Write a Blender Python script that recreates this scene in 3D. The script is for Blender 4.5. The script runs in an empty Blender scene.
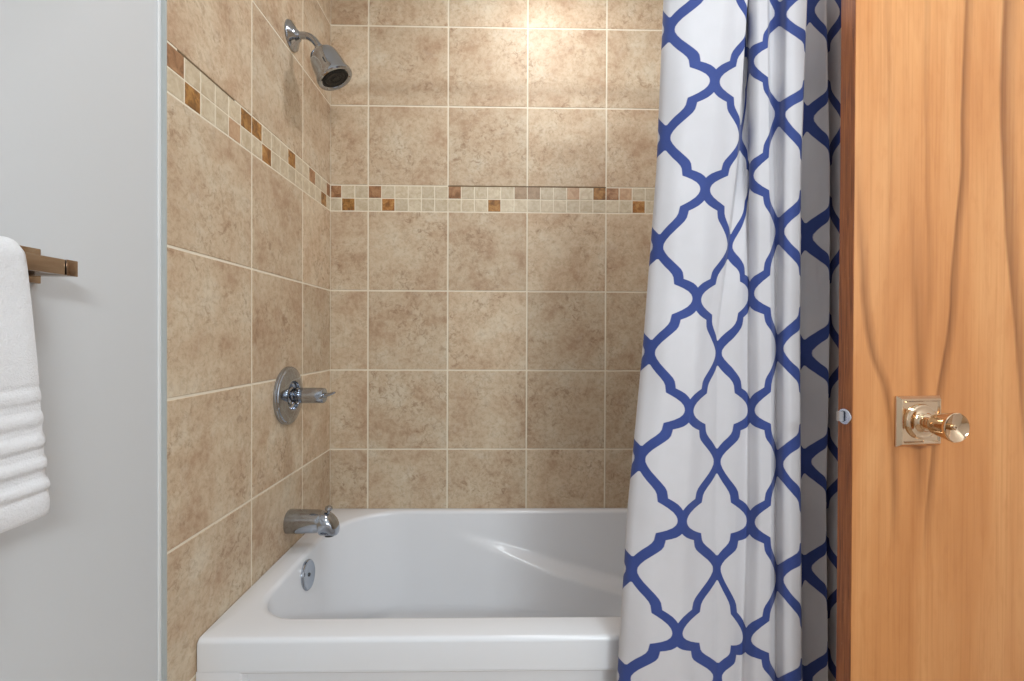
import bpy, bmesh, math, random
from mathutils import Vector, Matrix

random.seed(7)
SC = bpy.context.scene
COL = SC.collection
EYE = 1.165                      # camera height above the floor


def lin(c):
    return tuple((v / 255 / 12.92 if v / 255 <= 0.04045 else ((v / 255 + 0.055) / 1.055) ** 2.4) for v in c) + (1.0,)


# ------------------------------------------------------------------ materials
def new_mat(name):
    m = bpy.data.materials.new(name)
    m.use_nodes = True
    nt = m.node_tree
    return m, nt, nt.nodes['Principled BSDF']


def N(nt, kind, **kw):
    n = nt.nodes.new(kind)
    for k, v in kw.items():
        if k.startswith('in_'):
            key = k[3:]
            n.inputs[int(key) if key.isdigit() else key].default_value = v
        else:
            setattr(n, k, v)
    return n


def math_node(nt, op, a, b=None, c=None, clamp=False):
    n = nt.nodes.new('ShaderNodeMath')
    n.operation = op
    n.use_clamp = clamp
    for i, v in enumerate((a, b, c)):
        if v is None:
            continue
        if isinstance(v, (int, float)):
            n.inputs[i].default_value = v
        else:
            nt.links.new(v, n.inputs[i])
    return n.outputs[0]


def mix_rgb(nt, fac, a, b, mode='MIX'):
    n = nt.nodes.new('ShaderNodeMix')
    n.data_type = 'RGBA'
    n.blend_type = mode
    for i, v in ((0, fac), (6, a), (7, b)):
        if isinstance(v, (int, float, tuple)):
            n.inputs[i].default_value = v
        else:
            nt.links.new(v, n.inputs[i])
    return n.outputs[2]


def ramp(nt, fac, stops):
    n = nt.nodes.new('ShaderNodeValToRGB')
    e = n.color_ramp.elements
    while len(e) < len(stops):
        e.new(0.5)
    for el, (p, c) in zip(e, stops):
        el.position = p
        el.color = c
    nt.links.new(fac, n.inputs[0])
    return n.outputs[0]


def bump(nt, bsdf, height, strength, dist=0.002):
    b = nt.nodes.new('ShaderNodeBump')
    b.inputs['Strength'].default_value = strength
    b.inputs['Distance'].default_value = dist
    nt.links.new(height, b.inputs['Height'])
    nt.links.new(b.outputs[0], bsdf.inputs['Normal'])


def noise(nt, vec, scale, detail=4, rough=0.55, dist=0.0):
    n = nt.nodes.new('ShaderNodeTexNoise')
    n.inputs['Scale'].default_value = scale
    n.inputs['Detail'].default_value = detail
    n.inputs['Roughness'].default_value = rough
    n.inputs['Distortion'].default_value = dist
    nt.links.new(vec, n.inputs['Vector'])
    return n.outputs[0]


def mapping(nt, vec, scale=(1, 1, 1), loc=(0, 0, 0)):
    n = nt.nodes.new('ShaderNodeMapping')
    n.inputs['Scale'].default_value = scale
    n.inputs['Location'].default_value = loc
    nt.links.new(vec, n.inputs['Vector'])
    return n.outputs[0]


def simple(name, rgb, rough=0.5, metal=0.0, spec=0.5, grain=0.0, gscale=60, coat=0.0):
    m, nt, b = new_mat(name)
    b.inputs['Base Color'].default_value = lin(rgb)
    b.inputs['Roughness'].default_value = rough
    b.inputs['Metallic'].default_value = metal
    b.inputs['Specular IOR Level'].default_value = spec
    b.inputs['Coat Weight'].default_value = coat
    tc = nt.nodes.new('ShaderNodeTexCoord')
    n = noise(nt, tc.outputs['Object'], gscale, 3)
    r = nt.nodes.new('ShaderNodeMapRange')
    r.inputs['To Min'].default_value = max(0.02, rough - 0.03)
    r.inputs['To Max'].default_value = rough + 0.03
    nt.links.new(n, r.inputs['Value'])
    nt.links.new(r.outputs[0], b.inputs['Roughness'])
    if grain:
        bump(nt, b, n, grain)
    return m


def tile_coords(nt):
    """object position shifted by a random amount for every tile"""
    tc = nt.nodes.new('ShaderNodeTexCoord')
    g = nt.nodes.new('ShaderNodeNewGeometry')
    rnd = g.outputs['Random Per Island']
    cb = nt.nodes.new('ShaderNodeCombineXYZ')
    for i, k in enumerate((41.0, 23.0, 67.0)):
        nt.links.new(math_node(nt, 'MULTIPLY', rnd, k), cb.inputs[i])
    v = nt.nodes.new('ShaderNodeVectorMath')
    v.operation = 'ADD'
    nt.links.new(tc.outputs['Object'], v.inputs[0])
    nt.links.new(cb.outputs[0], v.inputs[1])
    return v.outputs[0], rnd


def tile_material():
    m, nt, b = new_mat('travertine_tile')
    v, rnd = tile_coords(nt)
    big = noise(nt, v, 8.0, 9, 0.66, 0.25)
    base = ramp(nt, big, [(0.34, lin((183, 155, 128))), (0.46, lin((198, 175, 148))),
                          (0.56, lin((206, 187, 161))), (0.70, lin((213, 200, 178)))])
    grit = noise(nt, v, 60, 10, 0.78, 0.4)
    base = mix_rgb(nt, math_node(nt, 'MULTIPLY', math_node(nt, 'SUBTRACT', 0.52, grit), 2.6, clamp=True), base, lin((148, 118, 88)))
    base = mix_rgb(nt, math_node(nt, 'MULTIPLY', math_node(nt, 'SUBTRACT', grit, 0.53), 2.0, clamp=True), base, lin((218, 204, 182)))
    fine = noise(nt, v, 46, 9, 0.68, 1.0)
    patch = noise(nt, v, 6.5, 3, 0.55, 0.3)
    # worm-like pits gathered in patches
    a = math_node(nt, 'SUBTRACT', 0.49, fine)
    a = math_node(nt, 'MULTIPLY', a, 7.0, clamp=True)
    p = math_node(nt, 'MULTIPLY', math_node(nt, 'SUBTRACT', patch, 0.40), 4.5, clamp=True)
    pits = math_node(nt, 'MULTIPLY', a, p)
    c = mix_rgb(nt, math_node(nt, 'MULTIPLY', pits, 0.62), base, lin((138, 106, 80)))
    lightf = math_node(nt, 'MULTIPLY', math_node(nt, 'SUBTRACT', noise(nt, v, 24, 7, 0.6, 0.8), 0.56), 4.0, clamp=True)
    c = mix_rgb(nt, math_node(nt, 'MULTIPLY', lightf, 0.35), c, lin((214, 203, 186)))
    hs = nt.nodes.new('ShaderNodeHueSaturation')
    mr = nt.nodes.new('ShaderNodeMapRange')
    mr.inputs['To Min'].default_value = 0.90
    mr.inputs['To Max'].default_value = 1.06
    nt.links.new(rnd, mr.inputs['Value'])
    nt.links.new(mr.outputs[0], hs.inputs['Value'])
    nt.links.new(c, hs.inputs['Color'])
    nt.links.new(hs.outputs[0], b.inputs['Base Color'])
    b.inputs['Roughness'].default_value = 0.46
    b.inputs['Specular IOR Level'].default_value = 0.15
    h = math_node(nt, 'SUBTRACT', math_node(nt, 'MULTIPLY', big, 0.8), math_node(nt, 'MULTIPLY', pits, 0.35))
    bump(nt, b, h, 0.25, 0.003)
    return m


def mosaic_material(name, dark, mid, light):
    m, nt, b = new_mat(name)
    v, rnd = tile_coords(nt)
    n = noise(nt, v, 45, 5, 0.65, 0.7)
    c = ramp(nt, n, [(0.36, lin(dark)), (0.5, lin(mid)), (0.64, lin(light))])
    hs = nt.nodes.new('ShaderNodeHueSaturation')
    mr = nt.nodes.new('ShaderNodeMapRange')
    mr.inputs['To Min'].default_value = 0.93
    mr.inputs['To Max'].default_value = 1.05
    nt.links.new(rnd, mr.inputs['Value'])
    nt.links.new(mr.outputs[0], hs.inputs['Value'])
    nt.links.new(c, hs.inputs['Color'])
    nt.links.new(hs.outputs[0], b.inputs['Base Color'])
    b.inputs['Roughness'].default_value = 0.32
    bump(nt, b, n, 0.15, 0.002)
    return m


def float_curve(nt, fac, pts, lo, hi, vector=True):
    """fac in 0..1 -> value, through a list of (t, value) points"""
    n = nt.nodes.new('ShaderNodeFloatCurve')
    cv = n.mapping.curves[0]
    P = [(t, (v - lo) / (hi - lo)) for t, v in pts]
    while len(cv.points) < len(P):
        cv.points.new(0.5, 0.5)
    for q, (t, v) in zip(cv.points, P):
        q.location = (t, v)
        q.handle_type = 'VECTOR' if vector else 'AUTO'
    n.mapping.update()
    nt.links.new(fac, n.inputs['Value'])
    return math_node(nt, 'MULTIPLY_ADD', n.outputs[0], hi - lo, lo)


def curtain_material():
    m, nt, b = new_mat('trellis_curtain_fabric')
    uv = nt.nodes.new('ShaderNodeUVMap')
    uv.uv_map = 'cloth'
    sp = nt.nodes.new('ShaderNodeSeparateXYZ')
    nt.links.new(uv.outputs[0], sp.inputs[0])
    fu = math_node(nt, 'PINGPONG', sp.outputs[0], 1.0)
    fv = math_node(nt, 'PINGPONG', math_node(nt, 'MULTIPLY', sp.outputs[1], 2.0), 1.0)
    U = [(0.0, 0.126), (0.05, 0.134), (0.12, 0.186), (0.2, 0.271), (0.3, 0.406), (0.38, 0.516), (0.44, 0.591), (0.5, 0.636), (0.58, 0.658), (0.625, 0.666), (0.66, 0.776), (0.705, 0.886), (0.755, 0.966), (0.79, 1.006), (0.8, 1.236), (1.0, 1.236)]
    L = [(0.0, -0.236), (0.22, -0.236), (0.235, 0.014), (0.3, 0.084), (0.38, 0.179), (0.46, 0.289), (0.53, 0.369), (0.59, 0.409), (0.68, 0.429), (0.72, 0.439), (0.755, 0.544), (0.8, 0.659), (0.86, 0.774), (0.915, 0.839), (0.96, 0.866), (1.0, 0.874)]
    up = float_curve(nt, fv, U, -0.3, 1.3)
    lo = float_curve(nt, fv, L, -0.3, 1.3)
    s1 = math_node(nt, 'MULTIPLY', math_node(nt, 'SUBTRACT', up, fu), 60.0, clamp=True)
    s2 = math_node(nt, 'MULTIPLY', math_node(nt, 'SUBTRACT', fu, lo), 60.0, clamp=True)
    mask = math_node(nt, 'MULTIPLY', s1, s2)
    tc = nt.nodes.new('ShaderNodeTexCoord')
    weave = noise(nt, tc.outputs['Object'], 420, 2)
    blot = noise(nt, tc.outputs['Object'], 22, 4)
    blue = mix_rgb(nt, blot, lin((46, 62, 120)), lin((58, 76, 138)))
    white = mix_rgb(nt, blot, lin((196, 194, 197)), lin((203, 201, 205)))
    c = mix_rgb(nt, mask, white, blue)
    nt.links.new(c, b.inputs['Base Color'])
    b.inputs['Roughness'].default_value = 0.75
    b.inputs['Sheen Weight'].default_value = 0.15
    b.inputs['Specular IOR Level'].default_value = 0.25
    h = math_node(nt, 'ADD', math_node(nt, 'MULTIPLY', weave, 0.15), blot)
    bump(nt, b, h, 0.18, 0.003)
    return m


def door_material():
    m, nt, b = new_mat('maple_veneer')
    tc = nt.nodes.new('ShaderNodeTexCoord')
    ob = tc.outputs['Object']
    sp = nt.nodes.new('ShaderNodeSeparateXYZ')
    nt.links.new(ob, sp.inputs[0])
    x, z = sp.outputs[0], sp.outputs[2]
    t = math_node(nt, 'MULTIPLY', math_node(nt, 'SUBTRACT', z, 0.5), 1 / 1.5, clamp=True)   # height 0.5..2.0 m
    soft = noise(nt, mapping(nt, ob, (7, 7, 0.9)), 1.6, 4, 0.5, 0.4)
    grain = noise(nt, mapping(nt, ob, (110, 110, 2.2)), 1.5, 5, 0.6, 0.3)
    fleck = noise(nt, mapping(nt, ob, (30, 30, 9)), 2.0, 4, 0.55, 0.2)
    c = ramp(nt, soft, [(0.28, lin((178, 116, 66))), (0.46, lin((195, 133, 80))), (0.62, lin((205, 147, 94))),
                        (0.78, lin((187, 123, 72)))])
    c = mix_rgb(nt, math_node(nt, 'MULTIPLY', math_node(nt, 'SUBTRACT', grain, 0.48), 1.6, clamp=True), c, lin((166, 102, 52)))
    c = mix_rgb(nt, math_node(nt, 'MULTIPLY', math_node(nt, 'SUBTRACT', fleck, 0.52), 1.3, clamp=True), c, lin((174, 108, 56)))
    wob = math_node(nt, 'MULTIPLY', math_node(nt, 'SUBTRACT', noise(nt, mapping(nt, ob, (3, 3, 2.5)), 2.0, 3), 0.5), 0.012)
    xx = math_node(nt, 'ADD', x, wob)
    # mineral streaks of the veneer: (height, x) points, half width left / right, depth, and strength along the height
    E_ = EYE
    streaks = [
        ([(2.0, .226), (1.78, .225), (1.60, .2185), (1.47, .2177), (1.33, .2045), (1.16, .1915), (1.07, .1736), (.98, .164), (.82, .149), (.5, .145)],
         .005, .018, .62, [(0, 0), (.17, 0), (.27, .7), (.42, 1), (.8, .9), (1, .7)]),
        ([(2.0, .306), (1.79, .3088), (1.60, .3044), (1.42, .3131), (1.16, .3426), (1.0, .36), (.5, .40)],
         .007, .034, .60, [(0, 0.1), (.25, .2), (.4, .8), (.6, 1), (1, .9)]),
        ([(2.0, .145), (1.5, .1441), (1.3, .152), (1.16, .150), (.5, .15)], .005, .012, .30, [(0, 0), (.4, 0), (.5, .6), (1, .8)]),
        ([(2.0, .0), (1.6, .0), (1.36, .012), (1.16, .0337), (1.06, .0688), (.81, .0855), (.5, .09)],
         .010, .016, .60, [(0, 0), (.18, 0), (.28, .8), (.5, .9), (.58, .5), (.7, 0), (1, 0)]),
        ([(2.0, .10), (1.5, .11), (1.16, .1311), (1.07, .1361), (.95, .134), (.5, .13)], .012, .020, .45,
         [(0, 0), (.22, 0), (.3, .9), (.44, .9), (.55, .4), (.7, 0), (1, 0)]),
        ([(2.0, .42), (1.5, .43), (1.16, .45), (.5, .48)], .006, .02, .5, [(0, .6), (1, .9)]),
        ([(2.0, .54), (1.5, .52), (1.16, .55), (.5, .58)], .006, .02, .4, [(0, .6), (1, .9)]),
        ([(2.0, .055), (1.5, .068), (1.16, .062), (.5, .05)], .008, .012, .16, [(0, .2), (.4, .6), (1, 1)]),
    ]
    for pts, wl, wr, depth, st in streaks:
        P = sorted(((max(0, min(1, (h - .5) / 1.5)), v) for h, v in pts))
        cx = float_curve(nt, t, P, -0.1, 0.7, vector=False)
        d = math_node(nt, 'SUBTRACT', xx, cx)
        l = math_node(nt, 'SUBTRACT', 1.0, math_node(nt, 'DIVIDE', math_node(nt, 'MULTIPLY', d, -1.0), wl), clamp=True)
        r = math_node(nt, 'SUBTRACT', 1.0, math_node(nt, 'DIVIDE', d, wr), clamp=True)
        k = math_node(nt, 'MULTIPLY', math_node(nt, 'MULTIPLY', l, r), min(.9, depth * 1.3))
        k = math_node(nt, 'MULTIPLY', k, float_curve(nt, t, st, 0, 1.0))
        k = math_node(nt, 'MULTIPLY', k, math_node(nt, 'MULTIPLY_ADD', grain, 0.8, 0.55), clamp=True)
        c = mix_rgb(nt, k, c, lin((112, 62, 26)))
    nt.links.new(c, b.inputs['Base Color'])
    b.inputs['Roughness'].default_value = 0.42
    b.inputs['Specular IOR Level'].default_value = 0.35
    bump(nt, b, grain, 0.05, 0.001)
    return m


def edge_wood_material():
    m, nt, b = new_mat('stained_oak_edge')
    tc = nt.nodes.new('ShaderNodeTexCoord')
    ob = tc.outputs['Object']
    g = noise(nt, mapping(nt, ob, (260, 260, 7)), 1.2, 5, 0.65, 0.6)
    c = ramp(nt, g, [(0.3, lin((96, 48, 18))), (0.5, lin((146, 82, 36))), (0.68, lin((172, 104, 52)))])
    sc = noise(nt, mapping(nt, ob, (300, 300, 120)), 1.0, 3, 0.6)
    c = mix_rgb(nt, math_node(nt, 'MULTIPLY', math_node(nt, 'SUBTRACT', sc, 0.66), 6, clamp=True), c, lin((206, 156, 104)))
    nt.links.new(c, b.inputs['Base Color'])
    b.inputs['Roughness'].default_value = 0.45
    bump(nt, b, g, 0.15, 0.001)
    return m


def terry_material():
    m, nt, b = new_mat('white_terry')
    tc = nt.nodes.new('ShaderNodeTexCoord')
    n = noise(nt, tc.outputs['Object'], 520, 3, 0.6)
    n2 = noise(nt, tc.outputs['Object'], 90, 3, 0.6)
    c = mix_rgb(nt, n, lin((212, 212, 214)), lin((226, 226, 228)))
    nt.links.new(c, b.inputs['Base Color'])
    b.inputs['Roughness'].default_value = 0.95
    b.inputs['Sheen Weight'].default_value = 0.4
    b.inputs['Specular IOR Level'].default_value = 0.1
    bump(nt, b, math_node(nt, 'ADD', n, n2), 0.5, 0.003)
    return m


def emit(name, rgb, power):
    m, nt, b = new_mat(name)
    b.inputs['Base Color'].default_value = lin(rgb)
    b.inputs['Emission Color'].default_value = lin(rgb)
    b.inputs['Emission Strength'].default_value = power
    return m


def floor_material():
    m, nt, b = new_mat('floor_stone_tile')
    tc = nt.nodes.new('ShaderNodeTexCoord')
    br = nt.nodes.new('ShaderNodeTexBrick')
    br.offset = 0.0
    br.inputs['Scale'].default_value = 1.0
    br.inputs['Brick Width'].default_value = 0.31
    br.inputs['Row Height'].default_value = 0.31
    br.inputs['Mortar Size'].default_value = 0.004
    br.inputs['Color1'].default_value = lin((176, 152, 126))
    br.inputs['Color2'].default_value = lin((186, 162, 136))
    br.inputs['Mortar'].default_value = lin((206, 192, 170))
    nt.links.new(tc.outputs['Object'], br.inputs['Vector'])
    n = noise(nt, tc.outputs['Object'], 14, 6, 0.6)
    c = mix_rgb(nt, math_node(nt, 'MULTIPLY', n, 0.5), br.outputs[0], lin((150, 122, 96)))
    nt.links.new(c, b.inputs['Base Color'])
    b.inputs['Roughness'].default_value = 0.4
    return m


M = {
    'tile': tile_material(),
    'grout': simple('sanded_grout', (226, 216, 196), 0.8, grain=0.1, gscale=300),
    'joint': simple('gap_shadow_joint', (112, 92, 68), 0.9),  # shadow of the gap above the mosaic, put into the colour
    'm_light': mosaic_material('cream_mosaic', (186, 168, 140), (198, 182, 156), (208, 195, 170)),
    'm_tan': mosaic_material('tan_mosaic', (148, 122, 94), (164, 138, 110), (176, 150, 122)),
    'm_gold': mosaic_material('golden_mosaic', (112, 74, 34), (150, 104, 50), (176, 130, 72)),
    'm_red': mosaic_material('russet_mosaic', (122, 84, 52), (152, 110, 76), (172, 132, 96)),
    'm_orange': mosaic_material('amber_mosaic', (124, 80, 36), (160, 108, 54), (184, 138, 82)),
    'm_pink': mosaic_material('rose_tan_mosaic', (178, 142, 110), (190, 156, 124), (200, 170, 138)),
    'paint': simple('grey_white_paint', (201, 203, 205), 0.42, grain=0.06, gscale=160, spec=0.4),
    'paintw': simple('bright_white_paint', (234, 234, 235), 0.5),
    'ceil': simple('ceiling_paint', (240, 240, 239), 0.7),
    'trimw': simple('trim_white', (226, 227, 228), 0.35),
    'trimg': simple('trim_grey', (170, 174, 172), 0.4),
    'acrylic': simple('white_acrylic', (223, 225, 229), 0.22, spec=0.5, coat=0.08, gscale=6),
    'chrome': simple('polished_chrome', (174, 180, 189), 0.10, metal=1.0, gscale=30),
    'nickel': simple('warm_polished_nickel', (218, 192, 162), 0.08, metal=1.0, gscale=30),
    'bar': simple('polished_nickel_bar', (176, 160, 146), 0.12, metal=1.0, gscale=30),
    'dark': simple('black_rubber', (26, 26, 27), 0.4, spec=0.4),
    'dark2': simple('charcoal_plastic', (54, 55, 56), 0.35),
    'latch': simple('bright_zinc', (214, 216, 224), 0.2, metal=1.0),
    'door': door_material(),
    'edge': edge_wood_material(),
    'curtain': curtain_material(),
    'terry': terry_material(),
    'floor': floor_material(),
    'lens': emit('lit_lamp_lens', (255, 250, 244), 1.5),
    'plastic': simple('white_plastic', (224, 224, 224), 0.35),
}


# ------------------------------------------------------------------ mesh helpers
def link(name, bm, mats, parent=None, smooth=35, loc=None):
    me = bpy.data.meshes.new(name)
    bmesh.ops.recalc_face_normals(bm, faces=bm.faces[:])
    bm.to_mesh(me)
    bm.free()
    for m in (mats if isinstance(mats, (list, tuple)) else [mats]):
        me.materials.append(m)
    if smooth:
        me.polygons.foreach_set('use_smooth', [True] * len(me.polygons))
        me.set_sharp_from_angle(angle=math.radians(smooth))
    o = bpy.data.objects.new(name, me)
    COL.objects.link(o)
    if parent:
        o.parent = parent
    if loc:
        o.location = loc
    return o


def tag(o, label, cat, group=None):
    o['label'] = label
    o['category'] = cat
    if group:
        o['group'] = group
    return o


def thing(name, label, cat, loc, rotz=0.0, group=None):
    o = bpy.data.objects.new(name, None)
    o.empty_display_size = 0.05
    COL.objects.link(o)
    o.location = loc
    o.rotation_euler = (0, 0, rotz)
    return tag(o, label, cat, group)


def struct(o, label=None, cat=None):
    o['kind'] = 'structure'
    if label:
        tag(o, label, cat)
    return o


def box(bm, x0, x1, y0, y1, z0, z1, bev=0.0, seg=2):
    vs = [bm.verts.new((x, y, z)) for x in (x0, x1) for y in (y0, y1) for z in (z0, z1)]
    f = [(0, 1, 3, 2), (4, 6, 7, 5), (0, 4, 5, 1), (2, 3, 7, 6), (0, 2, 6, 4), (1, 5, 7, 3)]
    fs = [bm.faces.new([vs[i] for i in q]) for q in f]
    if bev:
        es = list({e for q in fs for e in q.edges})
        bmesh.ops.bevel(bm, geom=es, offset=bev, segments=seg, profile=0.6, affect='EDGES')
    return bm


def frame(axis, hint=(0, 1, 0)):
    a = Vector(axis).normalized()
    h = Vector(hint)
    if abs(a.dot(h)) > 0.95:
        h = Vector((1, 0, 0))
    u = a.cross(h).normalized()
    return a, u, a.cross(u)


def lathe(bm, base, axis, prof, n=48, mat=0, close=True):
    """prof: list of (distance along the axis, radius)"""
    a, u, v = frame(axis)
    base = Vector(base)
    rings = []
    for t, r in prof:
        if r < 1e-6:
            rings.append([bm.verts.new(base + a * t)])
        else:
            rings.append([bm.verts.new(base + a * t + u * (r * math.cos(2 * math.pi * i / n)) + v * (r * math.sin(2 * math.pi * i / n))) for i in range(n)])
    for A, B in zip(rings, rings[1:]):
        for i in range(n):
            j = (i + 1) % n
            if len(A) == 1 and len(B) == 1:
                continue
            if len(A) == 1:
                f = bm.faces.new((A[0], B[i], B[j]))
            elif len(B) == 1:
                f = bm.faces.new((A[i], B[0], A[j]))
            else:
                f = bm.faces.new((A[i], B[i], B[j], A[j]))
            f.material_index = mat
    if close:
        for Rg in (rings[0], rings[-1]):
            if len(Rg) > 1:
                bm.faces.new(Rg).material_index = mat
    return bm


def tube(bm, pts, radii, n=20, hint=(0, 1, 0), flat=1.0):
    pts = [Vector(p) for p in pts]
    rings = []
    for i, p in enumerate(pts):
        d = (pts[min(i + 1, len(pts) - 1)] - pts[max(i - 1, 0)])
        a, u, v = frame(d, hint)
        r = radii[i] if isinstance(radii, (list, tuple)) else radii
        rings.append([bm.verts.new(p + u * (r * math.cos(2 * math.pi * k / n)) + v * (r * flat * math.sin(2 * math.pi * k / n))) for k in range(n)])
    for A, B in zip(rings, rings[1:]):
        for i in range(n):
            j = (i + 1) % n
            bm.faces.new((A[i], B[i], B[j], A[j]))
    bm.faces.new(rings[0])
    bm.faces.new(rings[-1])
    return bm


def smooth_path(pts, n=8):
    pts = [Vector(p) for p in pts]
    out = []
    P = [pts[0] * 2 - pts[1]] + pts + [pts[-1] * 2 - pts[-2]]
    for i in range(1, len(P) - 2):
        for k in range(n):
            t = k / n
            p0, p1, p2, p3 = P[i - 1:i + 3]
            out.append(0.5 * ((2 * p1) + (p2 - p0) * t + (2 * p0 - 5 * p1 + 4 * p2 - p3) * t * t + (3 * p1 - p0 - 3 * p2 + p3) * t ** 3))
    out.append(pts[-1])
    return out


def sstep(t):
    t = max(0.0, min(1.0, t))
    return t * t * (3 - 2 * t)


# ------------------------------------------------------------------ room shell
XL, D = -0.6725, 1.7845          # tiled left wall, tiled back wall
XR = XL + 1.524                  # tiled right wall of the alcove
YE = 0.9257                      # near edge of the tile
XP = -0.6825                     # painted left wall
H = 2.60
TP, MH = 0.308, 0.0988           # tile pitch, mosaic band height
GD = 0.0012                      # how far the grout lies behind the tile face
XRR, YN = 1.50, -1.45            # right and rear walls of the room
YST = 1.0                        # stub wall behind the open door

z0 = EYE + 1.2044
ROWS = [z0 + TP, z0, z0 - TP, z0 - 2 * TP, z0 - 2 * TP - MH]
while ROWS[-1] > 0:
    ROWS.append(ROWS[-1] - TP)
MTOP, MBOT = ROWS[3], ROWS[4]


def tile_quad(bm, O, U, V, W, u0, u1, v0, v1, mat, lift=0.0, ch=0.0012):
    if u1 - u0 < 0.004 or v1 - v0 < 0.004:
        return
    f = O + W * lift
    b = O - W * (GD + 0.0005)
    a = [bm.verts.new(b + U * x + V * y) for x, y in ((u0, v0), (u1, v0), (u1, v1), (u0, v1))]
    m = [bm.verts.new(f - W * ch * .6 + U * x + V * y) for x, y in ((u0, v0), (u1, v0), (u1, v1), (u0, v1))]
    c = [bm.verts.new(f + U * x + V * y) for x, y in ((u0 + ch, v0 + ch), (u1 - ch, v0 + ch), (u1 - ch, v1 - ch), (u0 + ch, v1 - ch))]
    fs = [bm.faces.new(c)]
    for i in range(4):
        j = (i + 1) % 4
        fs.append(bm.faces.new((a[i], a[j], m[j], m[i])))
        fs.append(bm.faces.new((m[i], m[j], c[j], c[i])))
    for q in fs:
        q.material_index = mat


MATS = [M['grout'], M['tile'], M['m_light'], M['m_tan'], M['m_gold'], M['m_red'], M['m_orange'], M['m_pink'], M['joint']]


def tiled_wall(name, O, U, W, width, first, top_cells, bot_cells, cell0, backing, joint=()):
    """first: distance of the first full vertical joint; cells are numbered from there, six per tile"""
    O, U, W, V = Vector(O), Vector(U), Vector(W), Vector((0, 0, 1))
    bm = bmesh.new()
    box(bm, *backing)
    g = 0.0028
    lines = [0.0, first]
    while lines[-1] < width - 0.004:
        lines.append(min(width, lines[-1] + TP))
    for r in range(len(ROWS) - 1):
        zt, zb = min(ROWS[r], H), max(ROWS[r + 1], 0.0)
        if r == 3:
            continue
        for u0, u1 in zip(lines, lines[1:]):
            tile_quad(bm, O, U, V, W, u0 + (g if u0 > 0 else .001), u1 - (g if u1 < width else .0), zb + g, zt - g, 1)
    cw = TP / 6
    zmid = (MTOP + MBOT) / 2
    k = -int(math.ceil(first / cw)) - 1
    while first + k * cw < width:
        u0, u1 = max(0.0, first + k * cw), min(width, first + (k + 1) * cw)
        for cells, zb, zt in ((top_cells, zmid, MTOP), (bot_cells, MBOT, zmid)):
            mat = cells.get(k + cell0, 2)
            if u1 - u0 > 0.006:
                tile_quad(bm, O, U, V, W, u0 + .0017, u1 - .0017, zb + .0017, zt - .0017, mat, -0.0004, 0.0009)
        k += 1
    for u0, u1 in joint:  # thin dark strips painting the gap shadow along the mosaic's top edge
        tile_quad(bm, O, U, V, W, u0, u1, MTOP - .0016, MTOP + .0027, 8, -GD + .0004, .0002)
    return struct(link(name, bm, MATS, smooth=0))


LIGHT, TAN, GOLD, RED, ORANGE, PINK = 2, 3, 4, 5, 6, 7
tiled_wall('wall_back', (XL, D, 0), (1, 0, 0), (0, -1, 0), 1.524, 0.1454,
           {-3: RED, 0: RED, 6: RED, 11: TAN, 12: TAN, 15: PINK, 17: GOLD, 18: RED, 19: PINK, 24: GOLD, 26: RED},
           {-2: GOLD, 1: ORANGE, 9: GOLD, 20: ORANGE, 25: GOLD}, 0,
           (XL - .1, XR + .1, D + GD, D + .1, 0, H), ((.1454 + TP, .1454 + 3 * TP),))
# left alcove wall, measured from the near edge towards the corner
tiled_wall('wall_alcove_left', (XL, YE, 0), (0, 1, 0), (1, 0, 0), D - YE, TP,
           {0: RED, 5: GOLD, 6: GOLD, 10: GOLD, 13: RED, 16: RED}, {1: GOLD, 4: PINK, 7: ORANGE, 15: GOLD}, 6,
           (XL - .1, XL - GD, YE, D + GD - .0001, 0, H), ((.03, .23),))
tiled_wall('wall_alcove_right', (XR, YE + .08, 0), (0, 1, 0), (-1, 0, 0), D - YE - .08, TP - .08,
           {1: RED, 6: GOLD, 11: RED}, {3: GOLD, 9: ORANGE, 14: GOLD}, 6,
           (XR + GD, XR + .1, YE + .08, D + GD - .0001, 0, H))


def shell(name, *b, mat='paint', bev=0.0):
    return struct(link(name, box(bmesh.new(), *b, bev), M[mat], smooth=0))


shell('floor', XP - .1, XRR + .1, YN - .1, D + .1, -.1, 0, mat='floor')
shell('ceiling', XP - .1, XRR + .1, YN - .1, D + .1, H, H + .1, mat='ceil')
shell('wall_left', XP - .09, XP, YN, YE - .0001, 0, H)
shell('wall_rear', XP - .09, XRR + .1, YN - .1, YN, 0, H, mat='paintw')
shell('wall_right', XRR, XRR + .1, YN, YST - .0001, 0, H, mat='paintw')
shell('wall_end', XR + .0002, XRR + .1, YST, YST + .1, 0, H)          # the stub the open door swings against
# tile edge profile and the sealant bead beside it
shell('trim_1', XP, XL + .0006, YE - .0045, YE - .0003, 0, H, mat='trimg', bev=.0008)
shell('trim_2', XP, XP + .0026, YE - .0125, YE - .0046, 0, H, mat='trimw', bev=.0009)
shell('baseboard_left', XP, XP + .012, YN, YE - .014, 0, .1, mat='trimw', bev=.003)
shell('baseboard_rear', XP + .0125, XRR, YN, YN + .012, 0, .1, mat='trimw', bev=.003)


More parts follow.
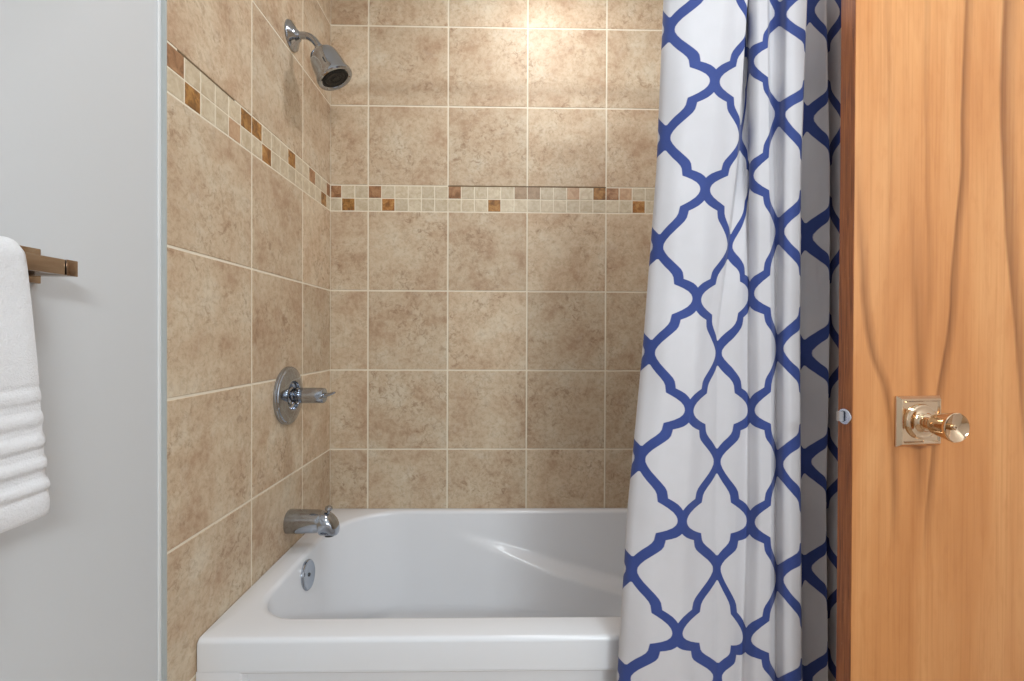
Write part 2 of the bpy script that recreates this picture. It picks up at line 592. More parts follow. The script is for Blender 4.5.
# ------------------------------------------------------------------ bathtub
def rrect(x0, x1, y0, y1, radii, ns=36, nc=16):
    """rounded rectangle, constant point count; corners: front-left, front-right, back-right, back-left"""
    fl, fr, br, bl = radii
    pts = []

    def arc(cx, cy, r, a0):
        for i in range(nc):
            a = a0 + (math.pi / 2) * i / nc
            pts.append((cx + r * math.cos(a), cy + r * math.sin(a)))

    def side(p, q):
        for i in range(ns):
            t = i / ns
            pts.append((p[0] + (q[0] - p[0]) * t, p[1] + (q[1] - p[1]) * t))
    arc(x0 + fl, y0 + fl, fl, math.pi)
    side((x0 + fl, y0), (x1 - fr, y0))
    arc(x1 - fr, y0 + fr, fr, -math.pi / 2)
    side((x1, y0 + fr), (x1, y1 - br))
    arc(x1 - br, y1 - br, br, 0)
    side((x1 - br, y1), (x0 + bl, y1))
    arc(x0 + bl, y1 - bl, bl, math.pi / 2)
    side((x0, y1 - bl), (x0, y0 + fl))
    return pts


RIM = EYE - 0.6635
TX0, TX1, TY0, TY1 = XL + .0012, XR - .0012, 1.010, D - .0012
IX0, IX1, IY0, IY1 = -0.602, 0.775, 1.0925, 1.7500

tub = thing('bathtub', 'white acrylic alcove bathtub with a recessed front panel', 'bathtub', (0, TY0, 0))
INV = Matrix.Translation((0, -TY0, 0))


def loft(bm, rings):
    R_ = [[bm.verts.new(p) for p in r] for r in rings]
    n = len(R_[0])
    for A, B in zip(R_, R_[1:]):
        for i in range(n):
            j = (i + 1) % n
            bm.faces.new((A[i], A[j], B[j], B[i]))
    return R_


bm = bmesh.new()
rings = []


def outer(inset, z, r):
    # only the front edge is rounded generously, the wall edges stay tight
    rings.append([(x, y, z) for x, y in rrect(TX0 + inset * .25, TX1 - inset * .25, TY0 + inset, TY1 - inset * .25, (r, r, r, r))])


outer(0.0, RIM - .0710, .004)
outer(0.0, RIM - .011, .004)
for i in range(1, 6):
    a = math.pi / 2 * i / 5
    outer(.011 * (1 - math.cos(a)), RIM - .011 + .011 * math.sin(a), .006)


def inner(ins, z, extra=(0, 0, 0, 0)):
    l, r, f, b = extra
    return [(x, y, z) for x, y in rrect(IX0 - ins + l, IX1 + ins - r, IY0 - ins + f, IY1 + ins - b,
                                        (.115, .13, .16, .235))]


for i in range(0, 7):
    a = math.pi / 2 * i / 6
    rings.append(inner(.014 * (1 - math.sin(a)), RIM - .014 * (1 - math.cos(a))))
DEPTH = 0.385
NR = 84
for i in range(1, NR + 1):
    t = i / NR
    # steep sides, then a fillet into the floor
    tz = t / .80 if t < .80 else 1.0
    if t <= .80:
        z = .014 + (DEPTH - .074) * tz
        e = tz
        k = 0.0
    else:
        a = (t - .80) / .20 * math.pi / 2
        z = DEPTH - .06 + .06 * math.sin(a)
        k = 1 - math.cos(a)
        e = 1.0
    ex = (.045 * e + .06 * k, .26 * e + .07 * k, .055 * e + .06 * k, .060 * e + .06 * k)
    ring = []
    for x, y, zz in inner(0, RIM - z, ex):
        # sloping arm ledge along the far side, widening towards the reclining end
        if y > 1.40:
            w = .066 * sstep((x + .23) / .62)
            zl = EYE - (.7480 + .312 * (x + .153) - .055 * (x + .153) * (x + .153))
            s = sstep((zl - zz) / .036 + .5)
            y -= w * s * sstep((y - 1.40) / .2)
        ring.append((x, y, zz))
    rings.append(ring)
R_ = loft(bm, rings)
# floor of the tub
last = R_[-1]
c = bm.verts.new((sum(v.co.x for v in last) / len(last), sum(v.co.y for v in last) / len(last), RIM - DEPTH - .004))
for i in range(len(last)):
    bm.faces.new((last[i], last[(i + 1) % len(last)], c))
bmesh.ops.transform(bm, matrix=INV, verts=bm.verts[:])
link('basin', bm, M['acrylic'], tub, smooth=40)

# apron: skirt with a shallow recessed panel
bm = bmesh.new()
za, zb = RIM - .0715, 0.004
px0, px1, pz0, pz1 = TX0 + .092, TX1 - .092, .07, RIM - .0715 - .0005
pts_o = [(TX0, 0, zb), (TX1, 0, zb), (TX1, 0, RIM - .0715), (TX0, 0, RIM - .0715)]


def ring4(x0, x1, z0_, z1_, y):
    return [bm.verts.new(p) for p in ((x0, y, z0_), (x1, y, z0_), (x1, y, z1_), (x0, y, z1_))]


pz1 = RIM - .0715 + .0  # panel top sits right below the rim lip
ro = ring4(TX0, TX1, zb, za, .0)
r1 = ring4(px0, px1, pz0, za - .002, .0)
r2 = ring4(px0 + .006, px1 - .006, pz0 + .006, za - .006, .003)
r3 = ring4(px0 + .012, px1 - .012, pz0 + .012, za - .010, .014)
bk = ring4(TX0, TX1, zb, za, .030)
for A, B in ((ro, r1), (r1, r2), (r2, r3)):
    for i in range(4):
        j = (i + 1) % 4
        bm.faces.new((A[i], A[j], B[j], B[i]))
bm.faces.new(r3)
for i in range(4):
    j = (i + 1) % 4
    bm.faces.new((ro[i], ro[j], bk[j], bk[i]))
bm.faces.new(bk)
link('apron', bm, M['acrylic'], tub, smooth=30)

# overflow cover on the tap end
ovo = Vector((-.6005, 1.3996 - TY0, EYE - .7235))
ax = Vector((1, 0, .10)).normalized()
bm = bmesh.new()
lathe(bm, ovo, ax, [(0, .040), (.003, .0435), (.009, .0435), (.0115, .0415), (.0125, .038), (.0112, .0345), (.0112, .006), (.0112, 0)], 56)
ov = link('overflow_cover', bm, M['chrome'], tub, smooth=30)
ov['label'] = 'round chrome overflow cover'
bm = bmesh.new()
lathe(bm, ovo + ax * .0108, ax, [(0, .0055), (.0022, .0055), (.003, .004), (.003, 0)], 20)
link('screw', bm, M['dark2'], ov)
bm = bmesh.new()
lathe(bm, (-.40, 1.42 - TY0, RIM - DEPTH - .003), (0, 0, 1), [(0, .034), (.004, .036), (.006, .033), (.004, .022), (.004, 0)], 40)
link('drain', bm, M['chrome'], tub)

# ------------------------------------------------------------------ tub spout
sx, sy, sz = XL, 1.4430, EYE - .5770
sp = thing('tub_spout', 'chrome tub spout with a small diverter knob over the left end of the bathtub', 'faucet', (sx, sy, sz))
bm = bmesh.new()
secs = [(0.0005, .0355, -.0355, .0355), (.004, .0362, -.0362, .0362), (.05, .0352, -.0352, .0352), (.100, .0338, -.0338, .0345),
        (.110, .0322, -.0325, .0333), (.1115, .0322, -.0335, .0333), (.1135, .0322, -.0405, .0335), (.118, .0318, -.0430, .0337),
        (.135, .0275, -.0440, .0333), (.148, .0195, -.0440, .0320), (.158, .0090, -.0435, .0298), (.1645, -.002, -.0428, .0262), (.1685, -.012, -.0412, .0205), (.1705, -.020, -.0385, .0130), (.1710, -.025, -.034, .006)]
rings = []
n = 44
for x, top, bot, hw in secs:
    x *= .905
    bot = max(bot, -.0425) if x > .1 else bot
    cz, hh = (top + bot) / 2, (top - bot) / 2
    ring = []
    for i in range(n):
        a = 2 * math.pi * i / n
        ca, sa = math.cos(a), math.sin(a)
        e = .88
        ring.append((x, hw * math.copysign(abs(ca) ** e, ca), cz + hh * math.copysign(abs(sa) ** e, sa)))
    rings.append(ring)
R_ = loft(bm, rings)
bm.faces.new(R_[0])
bm.faces.new(R_[-1])
link('spout_body', bm, M['chrome'], sp, smooth=40)
bm = bmesh.new()
lathe(bm, (.1235, 0, .025), (.1, 0, 1), [(0, .004), (.008, .004), (.0095, .0095), (.012, .0118), (.016, .0120), (.0200, .0105), (.0225, .006), (.021, 0)], 28)
link('diverter_knob', bm, M['chrome'], sp)
bm = bmesh.new()
lathe(bm, (.1285, 0, -.0410), (0, 0, -1), [(0, .016), (.0035, .016), (.0035, .012), (.001, .011), (.001, 0)], 28)
link('outlet_ring', bm, M['dark2'], sp)

# ------------------------------------------------------------------ shower valve
vy, vz = 1.4348, EYE - .1815
va = thing('shower_valve', 'round chrome shower valve plate with a lever handle on the left tiled wall', 'faucet', (XL, vy, vz))
bm = bmesh.new()
lathe(bm, (.0003, 0, 0), (1, 0, 0), [(0, .0905), (.005, .0908), (.0085, .0895), (.0100, .086), (.0100, .0845), (.0125, .0825), (.0170, .070), (.0205, .054), (.0212, .047),
                                   (.0200, .0450), (.0080, .0425), (.0040, .038), (.0040, .0)], 72)
link('escutcheon', bm, M['chrome'], va, smooth=28)
ha = None
bm = bmesh.new()
lathe(bm, (.0045, 0, 0), (1, 0, 0), [(0, .027), (.010, .027), (.013, .022), (.020, .0205), (.022, .024), (.027, .024), (.0285, .0195), (.0320, .0195), (.0335, .0238), (.0355, .0245),
                                   (.1070, .0238), (.1095, .0228), (.1110, .0205), (.1115, .0)], 48)
ha = link('handle', bm, M['chrome'], va, smooth=28)
bm = bmesh.new()
tube(bm, smooth_path([(.112, -.004, .000), (.122, -.006, .0025), (.135, -.010, .0058), (.149, -.014, .0105), (.153, -.015, .0118)], 5),
     [.0135 - .0104 * (i / 20) ** .9 for i in range(21)], 18, flat=.62, hint=(0, 0, 1))
link('lever', bm, M['chrome'], ha)
for a in (0.6, 3.74):
    bm = bmesh.new()
    lathe(bm, (.014, .060 * math.cos(a + math.pi / 2), .060 * math.sin(a + math.pi / 2)), (1, 0, 0), [(0, .004), (.0045, .004), (.0055, .0028), (.0055, 0)], 16)
    link('screw', bm, M['chrome'], va)

# ------------------------------------------------------------------ shower head
hy, hz = 1.4553, EYE + .946
sh = thing('shower', 'chrome shower head with a black spray face on a short bent arm', 'shower head', (XL, hy, hz))
bm = bmesh.new()
lathe(bm, (.0003, 0, 0), (1, 0, .0), [(0, .0440), (.003, .0445), (.007, .0425), (.011, .036), (.016, .0265), (.021, .0185), (.026, .0150), (.028, .0125), (.028, 0)], 52)
link('wall_flange', bm, M['chrome'], sh, smooth=30)
arm = smooth_path([(.020, 0, .000), (.036, -.0005, .002), (.054, -.001, -.001), (.072, -.0025, -.0135), (.088, -.005, -.034), (.0955, -.0065, -.0475)], 8)
bm = tube(bmesh.new(), arm, .0108, 20)
link('shower_arm', bm, M['chrome'], sh)
axh = Vector((.46, .05, -.88)).normalized()
hb = Vector((.0885, -.0055, -.0355))
bm = bmesh.new()
lathe(bm, hb, axh, [(0, .0118), (.003, .0145), (.012, .0150), (.014, .0125), (.018, .0125), (.018, .0225), (.021, .0330), (.025, .0395), (.032, .0435), (.046, .0470), (.066, .0500),
                    (.084, .0520), (.092, .0538), (.098, .0560), (.103, .0570), (.108, .0565), (.1115, .0535), (.1120, .0480), (.1095, .0430), (.107, .0412), (.105, .0)], 64)
body = link('head_body', bm, M['chrome'], sh, smooth=26)
bm = bmesh.new()
lathe(bm, hb + axh * .1055, axh, [(0, .0408), (.0035, .0406), (.0042, .0395), (.0030, .0378), (.0030, .0300), (.0045, .0290), (.0045, .0200), (.003, .019), (.003, .009), (.005, .008), (.005, 0)], 56)
a_, u_, v_ = frame(axh)
for rr, cnt in ((.0345, 30), (.0245, 20), (.0140, 10)):
    for i in range(cnt):
        q = 2 * math.pi * i / cnt
        lathe(bm, hb + axh * .1082 + u_ * rr * math.cos(q) + v_ * rr * math.sin(q), axh, [(0, .0017), (.0026, .0012), (.0028, 0)], 8)
face = link('spray_face', bm, M['dark'], sh, smooth=30)
face['label'] = 'black rubber spray face'
bm = bmesh.new()
pj = hb + axh * .066
side = (Vector((0, -1, 0)) - axh * Vector((0, -1, 0)).dot(axh)).normalized()
tdir = axh.cross(side)
for dt in (0,):
    tube(bm, [pj + side * .0495, pj + axh * .008 + side * .0506, pj + axh * .016 + side * .0516], [.0022, .0026, .0018], 10)
link('spray_selector_tab', bm, M['dark2'], body)

# ------------------------------------------------------------------ towel bar and towel
by, bz = .6475, EYE + .0955
tb = thing('towel_bar', 'square polished towel bar on the white wall', 'towel bar', (XP, by, bz))
for yy in (0.0, -.61):
    bm = bmesh.new()
    box(bm, .0003, .009, yy - .021, yy + .031, -.0195, .0310, .0015)
    po = link('wall_plate', bm, M['bar'], tb, smooth=30)
    bm = bmesh.new()
    box(bm, .008, .0755, yy - .0008, yy + .0160, -.0112, .0112, .0010)
    link('post', bm, M['bar'], tb, smooth=30)
bm = bmesh.new()
box(bm, .0655, .0745, -.5942, -.0022, -.0108, .0108, .0009)
link('bar', bm, M['bar'], tb, smooth=30)

# towel: folded over the bar, thick, with a ribbed border near the hem
tw = thing('hand_towel', 'white folded terry towel with a ribbed border hung over the towel bar', 'towel', (XP, .30, EYE - .22))
Y1 = .578
ZB = EYE - .2225


def towel_mesh():
    bm = bmesh.new()
    cx, ct = XP + .070, EYE + .0955       # bar centre
    T = .0115                            # thickness of the folded layers
    prof = []                            # (x, z, along) outer line: back bottom -> over the bar -> front bottom
    zf = ZB
    zbk = ZB + .06
    m = 90
    # centre line of cloth
    pts = []
    for i in range(30):
        t = i / 30
        z = zbk + (ct - zbk) * t
        pts.append((cx - .0185 - .004 * (1 - t), z, 'b', 0))
    for i in range(13):
        a = math.pi - math.pi * i / 12
        pts.append((cx + .0185 * math.cos(a), ct + .0176 * math.sin(a) , 'o', 0))
    for i in range(1, 121):
        t = i / 120
        z = ct + (zf - ct) * t
        pts.append((cx + .0185 + .0035 * math.sin(t * 2.2) , z, 'f', t))
    ny = 46
    outer_, inner_ = [], []
    for ip, (x, z, w, t) in enumerate(pts):
        q = pts[min(ip + 1, len(pts) - 1)]
        p = pts[max(ip - 1, 0)]
        dx, dz = q[0] - p[0], q[1] - p[1]
        L_ = math.hypot(dx, dz)
        nx, nz = -dz / L_, dx / L_           # outward
        rows_o, rows_i = [], []
        rib = 0.0
        if w == 'f':
            zr = z - EYE
            # ribs: five raised rolls and the hem roll
            for zc, hw, hh in ((-.0735, .0078, .0024), (-.1015, .0078, .0032), (-.1290, .0078, .0038), (-.1565, .0078, .0040), (-.1835, .0078, .0050), (-.2075, .016, .0042)):
                d_ = abs(zr - zc) / hw
                if d_ < 1:
                    rib = max(rib, hh * math.sqrt(1 - d_ * d_))
            if zr < -.06:
                rib += -.001
        for k in range(ny + 1):
            s = k / ny
            flare = .014 * (t ** .8) if w == 'f' else 0
            y = .18 + (Y1 + flare + rib * .8 - .18) * s
            edge = min(1.0, (1 - s) * (y - .18 + .4) / .010) if s > .9 else 1.0
            edge = math.sqrt(max(0.0, 1 - (1 - edge) ** 2)) if edge < 1 else 1.0
            wob = .0016 * math.sin(17 * y + 23 * z) + .0012 * math.sin(41 * z + 9 * y)
            sag = 0.0
            zz = z + (-.004 * math.sin(s * 9) * t if w == 'f' else 0)
            th_ = T * .5 * (.35 + .65 * edge)
            o_ = th_ + (rib + wob) * edge
            rows_o.append((x + nx * o_ + (.010 * t * (.6 + .4 * s) if w == 'f' else 0), y, zz + nz * o_))
            i_ = T * .5 * edge
            rows_i.append((x - nx * min(i_, .0062) + (.010 * t * (.6 + .4 * s) if w == 'f' else 0), y, zz - nz * min(i_, .0062)))
        outer_.append([bm.verts.new(v) for v in rows_o])
        inner_.append([bm.verts.new(v) for v in rows_i])
    for G in (outer_, inner_):
        for A, B in zip(G, G[1:]):
            for k in range(ny):
                bm.faces.new((A[k], A[k + 1], B[k + 1], B[k]))
    for A, B, C_, D_ in zip(outer_, outer_[1:], inner_, inner_[1:]):
        for k in (0, ny):
            bm.faces.new((A[k], B[k], D_[k], C_[k]))
    for e in (0, -1):
        for k in range(ny):
            bm.faces.new((outer_[e][k], outer_[e][k + 1], inner_[e][k + 1], inner_[e][k]))
    bmesh.ops.transform(bm, matrix=Matrix.Translation((-XP, -.30, -(EYE - .22))), verts=bm.verts[:])
    return bm


link('towel_cloth', towel_mesh(), M['terry'], tw, smooth=60)

# ------------------------------------------------------------------ shower curtain
# the cloth is described by a net: columns u (half repeats of the print) x heights
CF, YAW, PIT, ROL = 457.68, .01764, -.00557, .003877
CAMP = Vector((0, 0, EYE))
_f = Vector((math.sin(YAW) * math.cos(PIT), math.cos(YAW) * math.cos(PIT), math.sin(PIT)))
_r = Vector((math.cos(YAW), -math.sin(YAW), 0))
_u = _r.cross(_f)
CR = _r * math.cos(ROL) + _u * math.sin(ROL)
CU = _u * math.cos(ROL) - _r * math.sin(ROL)
CD = _f


def survey(px, py, Y):
    """photo measurement -> place at depth Y"""
    d = CD + CR * ((px - 512) / CF) - CU * ((py - 340.5) / CF)
    return CAMP + d * (Y / d.y)


LV = [0, 170, 340, 510, 681]
NET = [  # u, depth Y at the top and at the bottom, x measured at the five levels
    (-.30, .985, .985, (665.0, 658.5, 646.0, 630.0, 619.5)),
    (-.20, .965, .965, (663.5, 656.5, 643.5, 627.5, 617.0)),
    (0.0, .942, .942, (670.5, 664.5, 651.5, 635.5, 625.0)),
    (0.5, .920, .925, (697.0, 685.0, 672.0, 659.5, 650.5)),
    (1.0, .918, .925, (722.5, 706.5, 694.0, 683.0, 675.5)),
    (1.5, .930, .945, (739.0, 727.0, 708.0, 699.5, 696.5)),
    (1.85, .930, .955, (747.5, 736.0, 715.0, 711.5, 711.5)),
    (2.0, .985, .960, (746.5, 738.5, 717.5, 716.5, 718.0)),
    (2.35, .999, .958, (743.0, 745.5, 733.0, 727.0, 728.5)),
    (2.55, .996, .960, (745.0, 747.5, 739.5, 734.5, 733.0)),
    (2.85, .992, .968, (747.0, 748.8, 747.5, 746.0, 740.5)),
    (3.0, .962, .960, (750.0, 750.0, 750.0, 750.5, 744.5)),
    (3.25, .940, .940, (759.5, 759.5, 760.5, 761.0, 757.0)),
    (3.54, .938, .938, (767.0, 768.5, 770.5, 770.5, 768.0)),
    (3.74, .955, .948, (769.3, 771.8, 774.0, 773.5, 773.0)),
    (3.87, .958, .954, (774.0, 774.5, 775.8, 775.5, 775.5)),
    (4.0, .950, .948, (780.0, 779.0, 778.0, 777.5, 778.0)),
    (4.12, .920, .922, (787.0, 785.0, 783.8, 783.5, 784.5)),
    (4.30, .914, .914, (797.5, 793.5, 792.0, 792.0, 793.5)),
    (4.46, .914, .914, (806.5, 800.0, 799.2, 799.8, 801.0)),
    (4.58, .920, .920, (807.0, 801.0, 800.0, 800.8, 802.0)),
    (4.9, .945, .945, (804.0, 798.0, 797.0, 797.5, 798.5)),
    (5.4, .985, .985, (802.0, 797.0, 796.0, 796.5, 797.5)),
    (5.8, .984, .984, (805.0, 800.0, 799.0, 799.5, 801.0)),
    (6.0, .976, .976, (810.5, 806.0, 804.5, 804.5, 806.0)),
    (6.2, .961, .961, (818.5, 819.0, 818.0, 816.5, 818.0)),
    (6.38, .947, .947, (825.0, 828.5, 828.3, 825.0, 827.0)),
    (6.48, .946, .946, (826.2, 829.8, 829.3, 826.0, 828.0)),
    (6.8, .975, .975, (823.5, 827.0, 827.0, 823.5, 825.5)),
    (7.1, .998, .998, (824.0, 827.0, 827.0, 823.5, 825.5)),
    (7.45, .985, .985, (827.0, 830.3, 829.5, 826.5, 828.5)),
    (7.9, .955, .955, (840.0, 842.0, 842.0, 841.0, 842.0)),
    (8.3, .952, .952, (851.0, 852.0, 852.0, 852.0, 852.0)),
    (8.8, .988, .988, (857.0, 858.0, 858.0, 858.0, 858.0)),
    (9.2, .982, .982, (866.0, 866.0, 866.0, 866.0, 866.0)),
    (9.7, .955, .955, (882.0, 882.0, 882.0, 882.0, 882.0)),
]
NODES = {  # measured heights of the print's crossings, (repeat row, y)
    0: [(0, 30), (1, 138), (2, 247), (3, 352), (4, 458), (5, 569)],
    1: [(.5, 81), (1.5, 189), (2.5, 299), (3.5, 411), (4.5, 522), (5.5, 635)],
    2: [(0, 28), (1, 138), (2, 247), (3, 353), (4, 461), (5, 567.5), (6, 675)],
    3: [(.5, 61), (1.5, 176), (2.5, 294), (3.5, 411), (4.5, 522), (5.5, 640)],
    4: [(0, 15), (1, 113), (2, 231), (3, 348), (4, 463), (5, 578)],
    5: [(.5, 69), (1.5, 177), (2.5, 293), (3.5, 411), (4.5, 535), (5.5, 652)],
    6: [(0, 10), (1, 118), (2, 237), (3, 353), (4, 461), (5, 567)],
    8: [(0, 12), (1, 122), (2, 242), (3, 358), (4, 471), (5, 580)],
    10: [(0, 12), (1, 122), (2, 242), (3, 358), (4, 471), (5, 580)],
}


def interp(tab, x):
    if x <= tab[0][0]:
        a, b = tab[0], tab[1]
    elif x >= tab[-1][0]:
        a, b = tab[-2], tab[-1]
    else:
        for a, b in zip(tab, tab[1:]):
            if x <= b[0]:
                break
    return a[1] + (b[1] - a[1]) * (x - a[0]) / (b[0] - a[0])


def ypix(u, r):
    # beyond the measured rows the repeat keeps its mean height
    ks = sorted(NODES)
    vals = []
    for k in ks:
        tb_ = NODES[k]
        pitch = (tb_[-1][1] - tb_[0][1]) / (tb_[-1][0] - tb_[0][0])
        if r < tb_[0][0]:
            y = tb_[0][1] - (tb_[0][0] - r) * pitch
        elif r > tb_[-1][0]:
            y = tb_[-1][1] + (r - tb_[-1][0]) * pitch
        else:
            y = interp(tb_, r)
        vals.append((k, y))
    if u <= ks[0]:
        return vals[0][1]
    return interp(vals, u)


def herm(tab, x):
    """monotone-ish cubic through (x, v) pairs"""
    n = len(tab)
    i = 0
    while i < n - 2 and x > tab[i + 1][0]:
        i += 1
    x0, v0 = tab[i]
    x1, v1 = tab[i + 1]

    def slope(j):
        if j == 0 or j == n - 1:
            a, b = (0, 1) if j == 0 else (n - 2, n - 1)
            return (tab[b][1] - tab[a][1]) / (tab[b][0] - tab[a][0])
        d0 = (tab[j][1] - tab[j - 1][1]) / (tab[j][0] - tab[j - 1][0])
        d1 = (tab[j + 1][1] - tab[j][1]) / (tab[j + 1][0] - tab[j][0])
        if d0 * d1 <= 0:
            return 0.0
        return 2 * d0 * d1 / (d0 + d1)
    h = x1 - x0
    t = (x - x0) / h
    m0, m1 = slope(i) * h, slope(i + 1) * h
    return (2 * t ** 3 - 3 * t * t + 1) * v0 + (t ** 3 - 2 * t * t + t) * m0 + (-2 * t ** 3 + 3 * t * t) * v1 + (t ** 3 - t * t) * m1


cur = thing('shower_curtain', 'white shower curtain with a blue trellis print hanging beside the open wooden door', 'shower curtain', (.55, .96, 0))
bm = bmesh.new()
uvl = bm.loops.layers.uv.new('cloth')
us = []
u = -.30
while u < 9.7001:
    us.append(u)
    u += .025
rs = [-.52 + .05 * i for i in range(int((7.30 + .52) / .05) + 1)]
grid = []
for r in rs:
    row = []
    kz = sstep((ypix(2, r) - 60) / 260)
    ypt = [(q[0], q[1] + (q[2] - q[1]) * kz) for q in NET]
    for u in us:
        py = ypix(u, r)
        # x of every column at this height
        pyc = max(-60, min(760, py))
        xt = [(q[0], interp(list(zip(LV, q[3])), pyc)) for q in NET]
        px = herm(xt, u)
        Y = herm(ypt, u)
        Y -= .003 * math.sin(r * 1.9 + u * 1.3) + .0016 * math.sin(r * 5.1 - u * 2.2)
        row.append(bm.verts.new(survey(px, py, Y) - Vector((.55, .96, 0))))
    grid.append(row)
for i in range(len(rs) - 1):
    for j in range(len(us) - 1):
        f = bm.faces.new((grid[i][j], grid[i][j + 1], grid[i + 1][j + 1], grid[i + 1][j]))
        for l, (a, b) in zip(f.loops, ((i, j), (i, j + 1), (i + 1, j + 1), (i + 1, j))):
            l[uvl].uv = (us[b], rs[a])
tops = [grid[0][min(range(len(us)), key=lambda q: abs(us[q] - k))].co.copy() for k in (0.2, 1.9, 3.4, 4.4, 5.5, 6.4, 7.2, 8.1, 9.3)]
cl = link('curtain_panel', bm, M['curtain'], cur, smooth=180)
sol = cl.modifiers.new('Solidify', 'SOLIDIFY')
sol.thickness = .0008
sol.offset = 0

RZ = max(t.z for t in tops) + .045
rod = thing('curtain_rod', 'straight chrome curtain rod spanning the tub opening', 'curtain rod', (XL, .966, RZ))
bm = bmesh.new()
lathe(bm, (.004, 0, 0), (1, 0, 0), [(0, .0125), (1.516, .0125)], 28)
link('rod', bm, M['chrome'], rod)
for xx, s in ((.0004, 1), (1.5236, -1)):
    bm = bmesh.new()
    lathe(bm, (xx, 0, 0), (s, 0, 0), [(0, .034), (.004, .034), (.010, .026), (.022, .016), (.022, .0128)], 32)
    link('wall_flange', bm, M['chrome'], rod)
for t in tops:
    # a wire ring hooked through the hem and looped over the rod
    bm = bmesh.new()
    cy = .966 - .96
    n = 28
    ring = []
    zc = (t.z - .012 + RZ + .016) / 2
    hz_ = (RZ + .016 - (t.z - .012)) / 2
    for i in range(n):
        a = 2 * math.pi * i / n
        k = (1 - math.sin(a)) / 2
        ring.append(Vector((t.x, cy * (1 - k) + t.y * k + .0165 * math.cos(a), zc + hz_ * math.sin(a))))
    vs = []
    for i in range(n):
        a_, u_, v_ = frame(ring[(i + 1) % n] - ring[i - 1], (1, 0, 0))
        vs.append([bm.verts.new(ring[i] + u_ * .0014 * math.cos(q * math.pi / 3) + v_ * .0014 * math.sin(q * math.pi / 3)) for q in range(6)])
    for i in range(n):
        A, B = vs[i], vs[(i + 1) % n]
        for q in range(6):
            bm.faces.new((A[q], A[(q + 1) % 6], B[(q + 1) % 6], B[q]))
    link('curtain_ring', bm, M['chrome'], cur)

# ------------------------------------------------------------------ open wooden door
DA = math.radians(6.989)
DO = Vector((.61006, .78937, 0))
DT, DW, DH = .030, .74, 2.03
door = bpy.data.objects.new('door_1', None)
COL.objects.link(door)
door.location = DO
door.rotation_euler = (0, 0, DA)
struct(door, 'open maple veneer door with dark grain streaks and a polished knob', 'door')
bm = box(bmesh.new(), .0012, DW, 0, DT, .012, DH, .0012)
link('door_panel', bm, M['door'], door, smooth=30)
bm = box(bmesh.new(), 0, .0011, .0006, DT - .0006, .0125, DH - .0005)
ed = link('edge_band', bm, M['edge'], door, smooth=0)
ed['label'] = 'dark brown door edge'
kx, kz = .1292, EYE - .1452
# square plate with sloping sides
bm = bmesh.new()
a, hh = .0450, .0365


def sq(h, y, r=.0015):
    return [bm.verts.new((kx + x * h, y, kz + z * h)) for x, z in ((-1, -1), (1, -1), (1, 1), (-1, 1))]


q0, q1, q2, q3, q4 = sq(.0450, -.0002), sq(.0450, -.0030), sq(.0395, -.0095), sq(.0370, -.0098), sq(.0350, -.0075)
for A, B in ((q0, q1), (q1, q2), (q2, q3), (q3, q4)):
    for i in range(4):
        j = (i + 1) % 4
        bm.faces.new((A[i], A[j], B[j], B[i]))
bm.faces.new(q4)
bm.faces.new(q0)
bmesh.ops.bevel(bm, geom=[e for e in bm.edges], offset=.0006, segments=2, affect='EDGES')
kp = link('knob_plate', bm, M['nickel'], door, smooth=25)
bm = bmesh.new()
lathe(bm, (kx, -.0070, kz), (0, -1, 0), [(0, .0310), (.0025, .0315), (.0050, .0300), (.0062, .0275), (.0055, .0250), (.0065, .0200), (.0090, .0165), (.0110, .0150), (.0110, 0)], 56)
link('rose', bm, M['nickel'], kp, smooth=30)
bm = bmesh.new()
lathe(bm, (kx, -.0165, kz), (0, -1, 0), [(0, .0140), (.0025, .0145), (.0040, .0118), (.0055, .0118), (.0070, .0138), (.0085, .0112), (.0100, .0112), (.0115, .0132), (.0130, .0112), (.0142, .0128),
                                        (.0155, .0165), (.0175, .0182), (.0300, .0208), (.0410, .0231), (.0445, .0243), (.0465, .0248), (.0490, .0246), (.0500, .0236), (.0485, .0218), (.0430, .0040), (.0425, .0040)], 60, close=True)
kn = link('door_knob', bm, M['nickel'], door, smooth=28)
kn['label'] = 'polished tapering knob'
bm = bmesh.new()
lathe(bm, (kx, -.0585, kz), (0, -1, 0), [(0, .0046), (.0052, .0046), (.0064, .0034), (.0060, .0015), (.004, .0012), (.004, 0)], 24)
link('privacy_pin', bm, M['nickel'], kn)
# latch in the door edge
lz = EYE - .1375
bm = bmesh.new()
lathe(bm, (-.0001, .0150, lz), (-1, 0, 0), [(0, .0138), (.0018, .0138), (.0026, .0128), (.0026, .0102), (.0006, .0098), (.0006, .0)], 40)
lp = link('latch_plate', bm, M['latch'], door)
bm = bmesh.new()
# bolt with one bevelled face
pr = [(.0150, .0), (.0150, -.0020), (.0185, -.0060), (.0238, -.0070), (.0238, .0)]
top, bot = [], []
for y, x in pr:
    top.append(bm.verts.new((x - .0020, y, lz + .0088)))
    bot.append(bm.verts.new((x - .0020, y, lz - .0088)))
bm.faces.new(top)
bm.faces.new(bot)
for i in range(len(pr)):
    j = (i + 1) % len(pr)
    bm.faces.new((top[i], top[j], bot[j], bot[i]))
bmesh.ops.bevel(bm, geom=bm.edges[:], offset=.0005, segments=2, affect='EDGES')
link('latch_bolt', bm, M['latch'], lp)
for zz in (.25, 1.02, 1.80):
    bm = bmesh.new()
    lathe(bm, (DW + .004, DT * .5, zz - .045), (0, 0, 1), [(0, .0055), (.0, .006), (.090, .006), (.090, .0)], 20)
    link('hinge', bm, M['nickel'], door)
# jamb the hinges are screwed to
jx = DO + Vector((math.cos(DA), math.sin(DA), 0)) * (DW + .012)
shell('trim_3', jx.x, XRR, jx.y - .02, YST, 0, 2.10, mat='trimw', bev=.002)


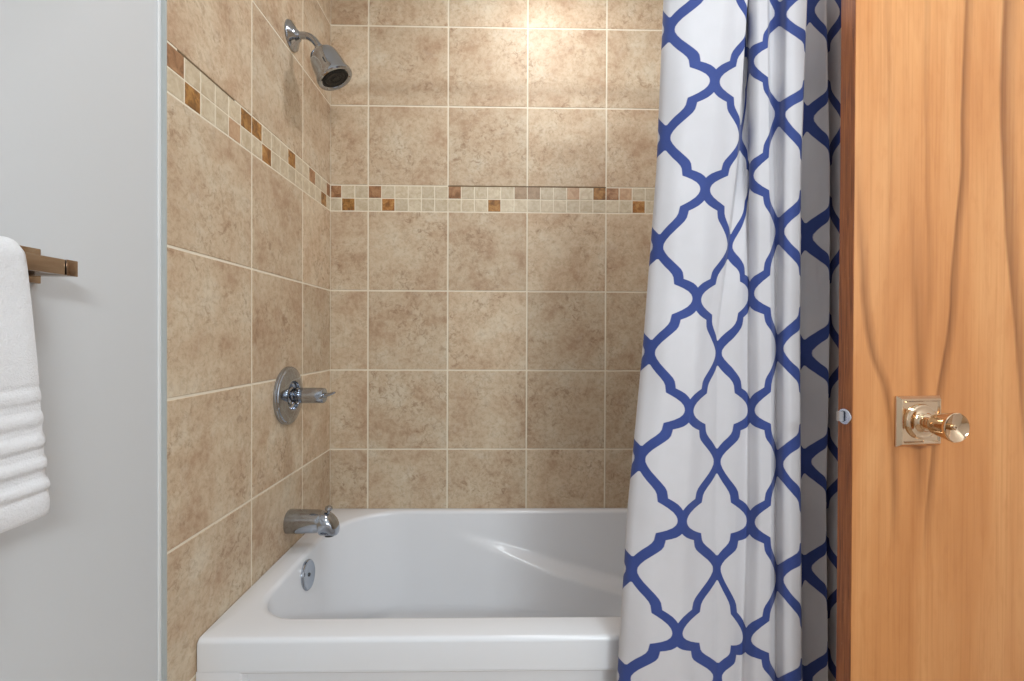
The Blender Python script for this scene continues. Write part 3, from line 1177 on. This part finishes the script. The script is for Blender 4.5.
# ------------------------------------------------------------------ lamps
def ceiling_lamp(label, x, y, r, name, energy, col, spread=180):
    t = thing(name, label, 'ceiling light', (x, y, H))
    b_ = bmesh.new()
    lathe(b_, (0, 0, -.0003), (0, 0, -1), [(0, r + .022), (.006, r + .020), (.009, r + .006), (.004, r), (.004, 0)], 48)
    link('trim_ring', b_, M['plastic'], t)
    b_ = bmesh.new()
    lathe(b_, (0, 0, -.0048), (0, 0, -1), [(0, r - .001), (.002, r - .002), (.003, r * .6), (.003, 0)], 48)
    link('lens', b_, M['lens'], t)
    d = bpy.data.lights.new(name + '_light', 'AREA')
    d.shape = 'DISK'
    d.size = 2 * r
    d.energy = energy
    d.color = col
    o = bpy.data.objects.new(name + '_glow', d)
    COL.objects.link(o)
    o.location = (x, y, H - .012)
    return o


ceiling_lamp('round recessed ceiling light above the bathtub', .15, 1.38, .085, 'recessed_light', 6.4, (.97, .97, 1.0))
ceiling_lamp('wide round ceiling light in the middle of the bathroom', .40, .22, .20, 'flush_ceiling_light', 9.0, (.87, .955, 1.0))
# light bar added on the unseen wall behind the camera, soft frontal fill
vl = thing('vanity_light', 'long light bar added as frontal fill on the wall opposite the bathtub', 'fill light', (.75, YN, 1.85))
bm = box(bmesh.new(), -.40, .40, .0003, .03, -.06, .06, .004)
link('back_plate', bm, M['chrome'], vl)
bm = tube(bmesh.new(), [(-.38, .075, 0), (.38, .075, 0)], .04, 24)
link('diffuser', bm, M['lens'], vl)
d = bpy.data.lights.new('added_fill_light_lamp', 'AREA')
d.shape = 'RECTANGLE'
d.size, d.size_y = .76, .12
d.energy = 40.0
d.color = (.87, .955, 1.0)
o = bpy.data.objects.new('vanity_light_glow', d)
COL.objects.link(o)
o.location = (.75, YN + .13, 1.85)
o.rotation_euler = (math.radians(82), 0, math.radians(14))

# ------------------------------------------------------------------ camera, view
cd = bpy.data.cameras.new('camera')
cd.sensor_width = 36
cd.lens = CF / 1024 * 36
cd.clip_start = .02
cam = bpy.data.objects.new('camera', cd)
COL.objects.link(cam)
cam.matrix_world = Matrix(((CR.x, CU.x, -CD.x, 0), (CR.y, CU.y, -CD.y, 0), (CR.z, CU.z, -CD.z, EYE), (0, 0, 0, 1)))
SC.camera = cam

w = bpy.data.worlds.new('World')
w.use_nodes = True
w.node_tree.nodes['Background'].inputs[0].default_value = (.8, .85, .9, 1)
w.node_tree.nodes['Background'].inputs[1].default_value = .3
SC.world = w
SC.view_settings.view_transform = 'Standard'
SC.view_settings.look = 'None'
SC.view_settings.gamma = 1.0
SC.view_settings.use_curve_mapping = False
SC.view_settings.exposure = -0.06
SC.cycles.max_bounces = 10
SC.cycles.diffuse_bounces = 6
SC.cycles.sample_clamp_indirect = 6.0
